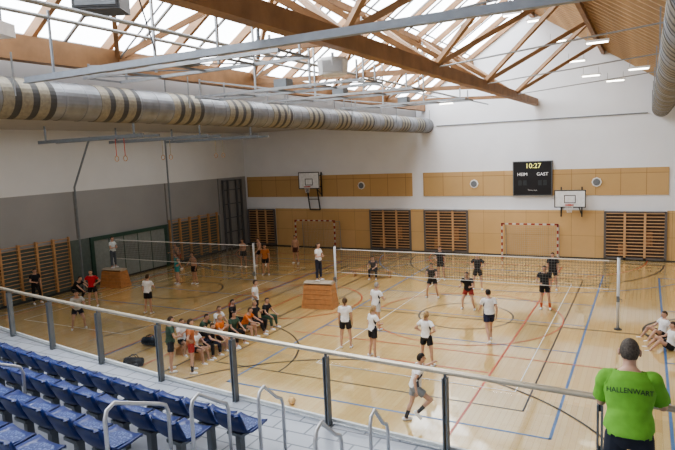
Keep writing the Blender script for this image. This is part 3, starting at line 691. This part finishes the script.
    if vox<.015: hm_=(nm=='head')&(((zz>.045)&(yy<.075))|((yy<.02)&(zz>-.03))|((yy<-.03)&(zz>-.055))|(zz>.075))
    else: hm_=((nm=='head')|((nm=='neck')&(zz>-.06)))&(((zz>.045)&(yy<.075+0*zz))|((yy<.015-np.clip(-zz,0,1)*.6)&(zz>-.06))|(zz>.075))
    hoff=np.full(n,.012) if vox>.015 else .004+.0025*np.sin(co[:,0]*160)*np.sin(co[:,2]*140)*np.cos(co[:,1]*150)
    def pony(b):
        if longhair:
            pts=[(hc-hf*.09+hu*.04)*sc,(hc-hf*.13-hu*.03)*sc,(hc-hf*.12-hu*.14)*sc];b.tube(pts,[.025*sc,.03*sc,.01*sc],8)
    cut(hm_,hoff,'hair',mat('hair_%d'%int(hair[0]*200),hair,.75,var=.45,scale=60),extra=pony)
    for sd in (-1,1):
        e=MB();e.ell((hc+hf*.082+rt*.03*sd+hu*.008)*sc,(.012*sc,.008*sc,.008*sc),hR,8,6);mk('eye',e,eyem,parent=body)
    e=MB();e.ell((hc+hf*.088-hu*.06)*sc,(.022*sc,.008*sc,.007*sc),hR,8,6);mk('mouth',e,lip,parent=body)
    bpy.data.meshes.remove(ev);return body
DK=(.02,.015,.012);BR=(.08,.045,.02);BL=(.36,.24,.12);GY=(.25,.23,.21);OT=(.6,.14,.03);DT=(.04,.045,.07)
PL=[
(-25.7,17.4,-100,'relax',dict(shirt=K,pants=K,plen=1.2,label='person in dark clothes standing by the wall bars')),
(-24.3,18.4,-80,'crouch',dict(shirt=K,pants=K,plen=1.2,label='person in dark clothes crouching near the wall bars')),
(-22.5,18.0,-150,'hips',dict(shirt=(.5,.03,.04),pants=K,label='person in red shirt and dark shorts, hands on hips')),
(-25.0,21.5,-80,'fold',dict(shirt=(.6,.65,.67),pants=(.1,.12,.15),plen=1.2,z=1.0,h=1.7,label='referee in a pale shirt standing on a vault box')),
(-20.0,15.2,-120,'ready',dict(shirt=(.5,.5,.48),pants=K,label='player in a pale shirt bent forward waiting')),
(-18.9,17.9,10,'relax',dict(shirt=W_,pants=K,hair=BR,label='player in white shirt and dark shorts seen from behind')),
(-21.9,22.9,150,'hips',dict(shirt=(.06,.3,.3),pants=(.05,.28,.3),sleeve=.1,label='player in turquoise top beside the net')),
(-21.0,23.2,170,'relax',dict(shirt=None,pants=K,skin=skin2,label='bare-chested player in dark shorts by the net')),
(-25.0,26.4,170,'ready',dict(shirt=None,pants=(.3,.08,.04),skin=skin2,label='bare-chested player in red shorts near the gate')),
(-21.3,27.9,180,'relax',dict(shirt=None,pants=K,skin=skin2,mirror=True,label='bare-chested player in dark shorts at the back of the court')),
(-20.6,28.6,160,'walk',dict(shirt=None,pants=K,skin=skinm,label='bare-chested player walking on the court')),
(-18.6,26.3,200,'stand',dict(shirt=(.45,.16,.05),pants=K,skin=skin2,label='player in orange top and dark shorts')),
(-18.8,29.8,180,'stand',dict(shirt=None,pants=(.1,.04,.03),skin=skin2,label='bare-chested player near the handball goal')),
(-12.33,21.3,-95,'fold',dict(shirt=W_,pants=(.03,.035,.06),plen=1.2,fem=True,z=1.15,h=1.66,hair=BR,longhair=True,label='woman in white top refereeing on a vault box')),
(-12.5,27.4,190,'sit2',dict(shirt=(.08,.07,.09),pants=K,plen=1.2,label='person in dark clothes sitting bent on a bench')),
(-9.05,27.8,180,'relax',dict(shirt=K,pants=K,hair=BR,trim=OT,label='player in black and orange kit standing beyond the net')),
(-8.3,24.3,190,'ready',dict(shirt=(.03,.025,.025),pants=K,sleeve=.3,trim=OT,label='player in black and orange kit ready behind the net')),
(-6.8,26.3,185,'hips',dict(shirt=K,pants=K,trim=OT,label='tall player in black and orange kit, hands on hips')),
(-6.3,22.9,180,'ready',dict(shirt=K,pants=(.3,.04,.03),label='player in black shirt and red shorts close to the net')),
(-4.6,19.2,30,'walk',dict(shirt=W_,pants=(.02,.025,.06),h=1.85,hair=DK,trim=DT,label='player in white jersey and dark shorts striding near the net')),
(-3.65,27.2,180,'stand',dict(shirt=K,pants=K,trim=OT,label='player in black and orange kit near the far end line')),
(-3.5,23.8,180,'relax',dict(shirt=K,pants=K,trim=OT,sock=(.5,.1,.04),h=1.82,label='tall player in black kit with orange socks behind the net')),
(-8.7,19.1,-20,'relax',dict(shirt=W_,pants=(.55,.55,.55),h=1.8,hair=GY,trim=DT,label='player in white jersey and pale shorts standing before the net')),
(-8.85,16.9,20,'stand',dict(shirt=W_,pants=K,fem=True,hair=BR,longhair=True,trim=DT,label='woman in white jersey and black shorts')),
(-7.6,16.35,-30,'relax',dict(shirt=W_,pants=K,fem=True,h=1.72,hair=BL,longhair=True,trim=DT,label='blonde woman in white jersey from behind, one arm bent')),
(-5.8,16.3,-10,'hips',dict(shirt=W_,pants=K,fem=True,h=1.72,hair=BL,longhair=True,trim=DT,label='blonde woman in white jersey and black shorts from behind')),
(-4.8,12.6,-60,'serve',dict(shirt=W_,pants=(.25,.27,.3),h=1.8,hair=DK,vox=.016,sock=K,trim=DT,label='player in white jersey lunging on one leg to play the ball')),
(-12.95,13.0,-40,'relax',dict(shirt=GN,pants=K,plen=.6,h=1.78,label='adult in dark green shirt standing beside the bench')),
(-12.3,13.2,-50,'hips',dict(shirt=(.45,.16,.07),pants=(.4,.04,.03),h=1.72,sock=K,label='adult in orange shirt and red shorts standing beside the bench')),
(-13.6,18.4,-60,'hips',dict(shirt=W_,pants=K,label='player in white jersey standing behind the bench')),
(.75,20.3,100,'floor',dict(shirt=W_,pants=K,label='player in white jersey sitting on the floor')),
(1.5,21.1,140,'floor',dict(shirt=(.5,.08,.05),pants=K,fem=True,longhair=True,label='player in red top sitting on the floor')),
(.55,21.5,120,'floor',dict(shirt=W_,pants=K,hair=BR,label='player in white jersey resting on the floor near the post')),
]
bc=[(W_,K,'white',-80,'sit',.6),(K,K,'black',-95,'sit2',1.2),(OR,K,'orange',-85,'sit3',.6),(GN,K,'dark green',-100,'sit',1.2),(OR,GN,'orange',-80,'sit2',.6),(K,K,'black',-92,'sit3',1.2),(K,GN,'black',-90,'sit',1.2)]
for i,(c1,c2,w_,hd_,ps_,pl_) in enumerate(bc):
    PL.append((-12.93,14.0+i*.67,hd_,ps_,dict(shirt=c1,pants=c2,plen=pl_,h=1.62+.03*(i%3),mirror=bool(i%2),hair=[DK,BR,BL][i%3],label='player in %s shirt sitting on the bench'%w_)))
for i,(c1,w_,hd_,ps_) in enumerate(((W_,'white',-100,'sit3'),(GN,'dark green',-82,'sit2'),(W_,'white',-95,'sit'),(K,'black',-80,'sit3'))):
    PL.append((-13.88,14.5+i*.92,hd_,ps_,dict(shirt=c1,pants=K,plen=1.2 if i%2 else .6,h=1.66,hair=[BR,DK][i%2],label='player in %s shirt sitting on the rear bench'%w_)))
for x,y,fc,ps,k in PL: person(x,y,fc,ps,**k)
person(-.10,5.72,3,'lean',h=1.92,hair=(.085,.07,.058),shirt=(.17,.43,.055),pants=(.02,.025,.04),plen=1.2,shoe=K,z=PZ,vox=.011,sleeve=.8,text='HALLENWART',toff=.028,bulk=1.02,label='man in bright green shirt leaning on the railing, back turned')
def ball(x,y,z,c,lab):
    m=MB();m.ell((0,0,.105),(.105,.105,.105),None,20,14)
    r=mk('volleyball',m,mat('ball_%d'%int(c[2]*99),c,.5),loc=(x,y,z),label=lab,cat='ball',smooth=True)
    s=MB()
    for ax in range(3):
        pts=[]
        for a in range(25):
            an=a*math.pi/12;p=[math.cos(an)*.106,math.sin(an)*.106];q=[0,0,0];q[ax]=0;q[(ax+1)%3]=p[0];q[(ax+2)%3]=p[1];pts.append((q[0],q[1],q[2]+.105))
        s.tube(pts,.002,4)
    mk('ball_seam',s,dsteel,parent=r)
ball(-8.18,12.39,0,(.82,.55,.25),'pale yellow-white volleyball on the floor')
def bag(x,y,c,rot,lab):
    r=root('sports_bag',(x,y,0),rot,label=lab,cat='bag')
    mk('bag_body',MB().loft([((xx,0,.15),(0,1,0),(0,0,1),a,a*.95) for xx,a in((-.32,.08),(-.29,.14),(-.1,.155),(.12,.15),(.29,.14),(.32,.08))],14),cloth(c),parent=r,smooth=True)
    for yy in (-.06,.06): mk('strap',MB().tube([(-.15,yy,.27),(-.08,yy,.37),(.08,yy,.37),(.15,yy,.27)],.012,6),black,parent=r)
bag(-14.5,12.9,(.02,.02,.025),.4,'black sports bag lying on the floor');bag(-14.1,12.3,(.05,.05,.06),1.2,'dark grey sports bag lying on the floor');bag(-15.6,14.7,(.02,.03,.05),.1,'dark blue sports bag on the floor')
# ---------------- lights, world ----------------
w=bpy.data.worlds.new('sky');bpy.context.scene.world=w;w.use_nodes=True
nt=w.node_tree;bg=nt.nodes['Background'];st=nt.nodes.new('ShaderNodeTexSky');st.sky_type='HOSEK_WILKIE';st.turbidity=6
bg.inputs['Strength'].default_value=.8;nt.links.new(st.outputs[0],bg.inputs[0])
def area(loc,dirv,sx_,sy_,p,col=(1,1,1)):
    l=bpy.data.lights.new('fill_light','AREA');l.shape='RECTANGLE';l.size=sx_;l.size_y=sy_;l.energy=p;l.color=col
    o=bpy.data.objects.new('fill_light',l);SC.objects.link(o);o.location=loc
    d=V(dirv).normalized();yv=V((0,1,0));zv=-d;xv=yv.cross(zv).normalized();yv=zv.cross(xv)
    o.rotation_euler=Matrix((xv,yv,zv)).transposed().to_euler();return o
area((7,12,CZ-.1),(0,0,-1),8,24,130,(1,.98,.96))  # unseen fills added under both low ceilings and at the right wall
area((-20,16,CZ-.1),(0,0,-1),9,28,560,(.97,.98,1))
area((XR-.3,18,5),(-1,0,.05),5,26,520,(.96,.98,1))
bpy.context.scene.view_settings.look='AgX - Medium High Contrast'
# ---------------- camera ----------------
cam=bpy.data.cameras.new('camera');co_=bpy.data.objects.new('camera',cam);SC.objects.link(co_)
cam.sensor_width=36;cam.lens=585/675*36;cam.clip_end=200
co_.matrix_world=Matrix.Translation((0,0,6.5))@Matrix.Rotation(math.radians(28),4,'Z')@Matrix.Rotation(math.radians(90-6.92),4,'X')@Matrix.Rotation(math.radians(-2.5),4,'Z')
bpy.context.scene.camera=co_
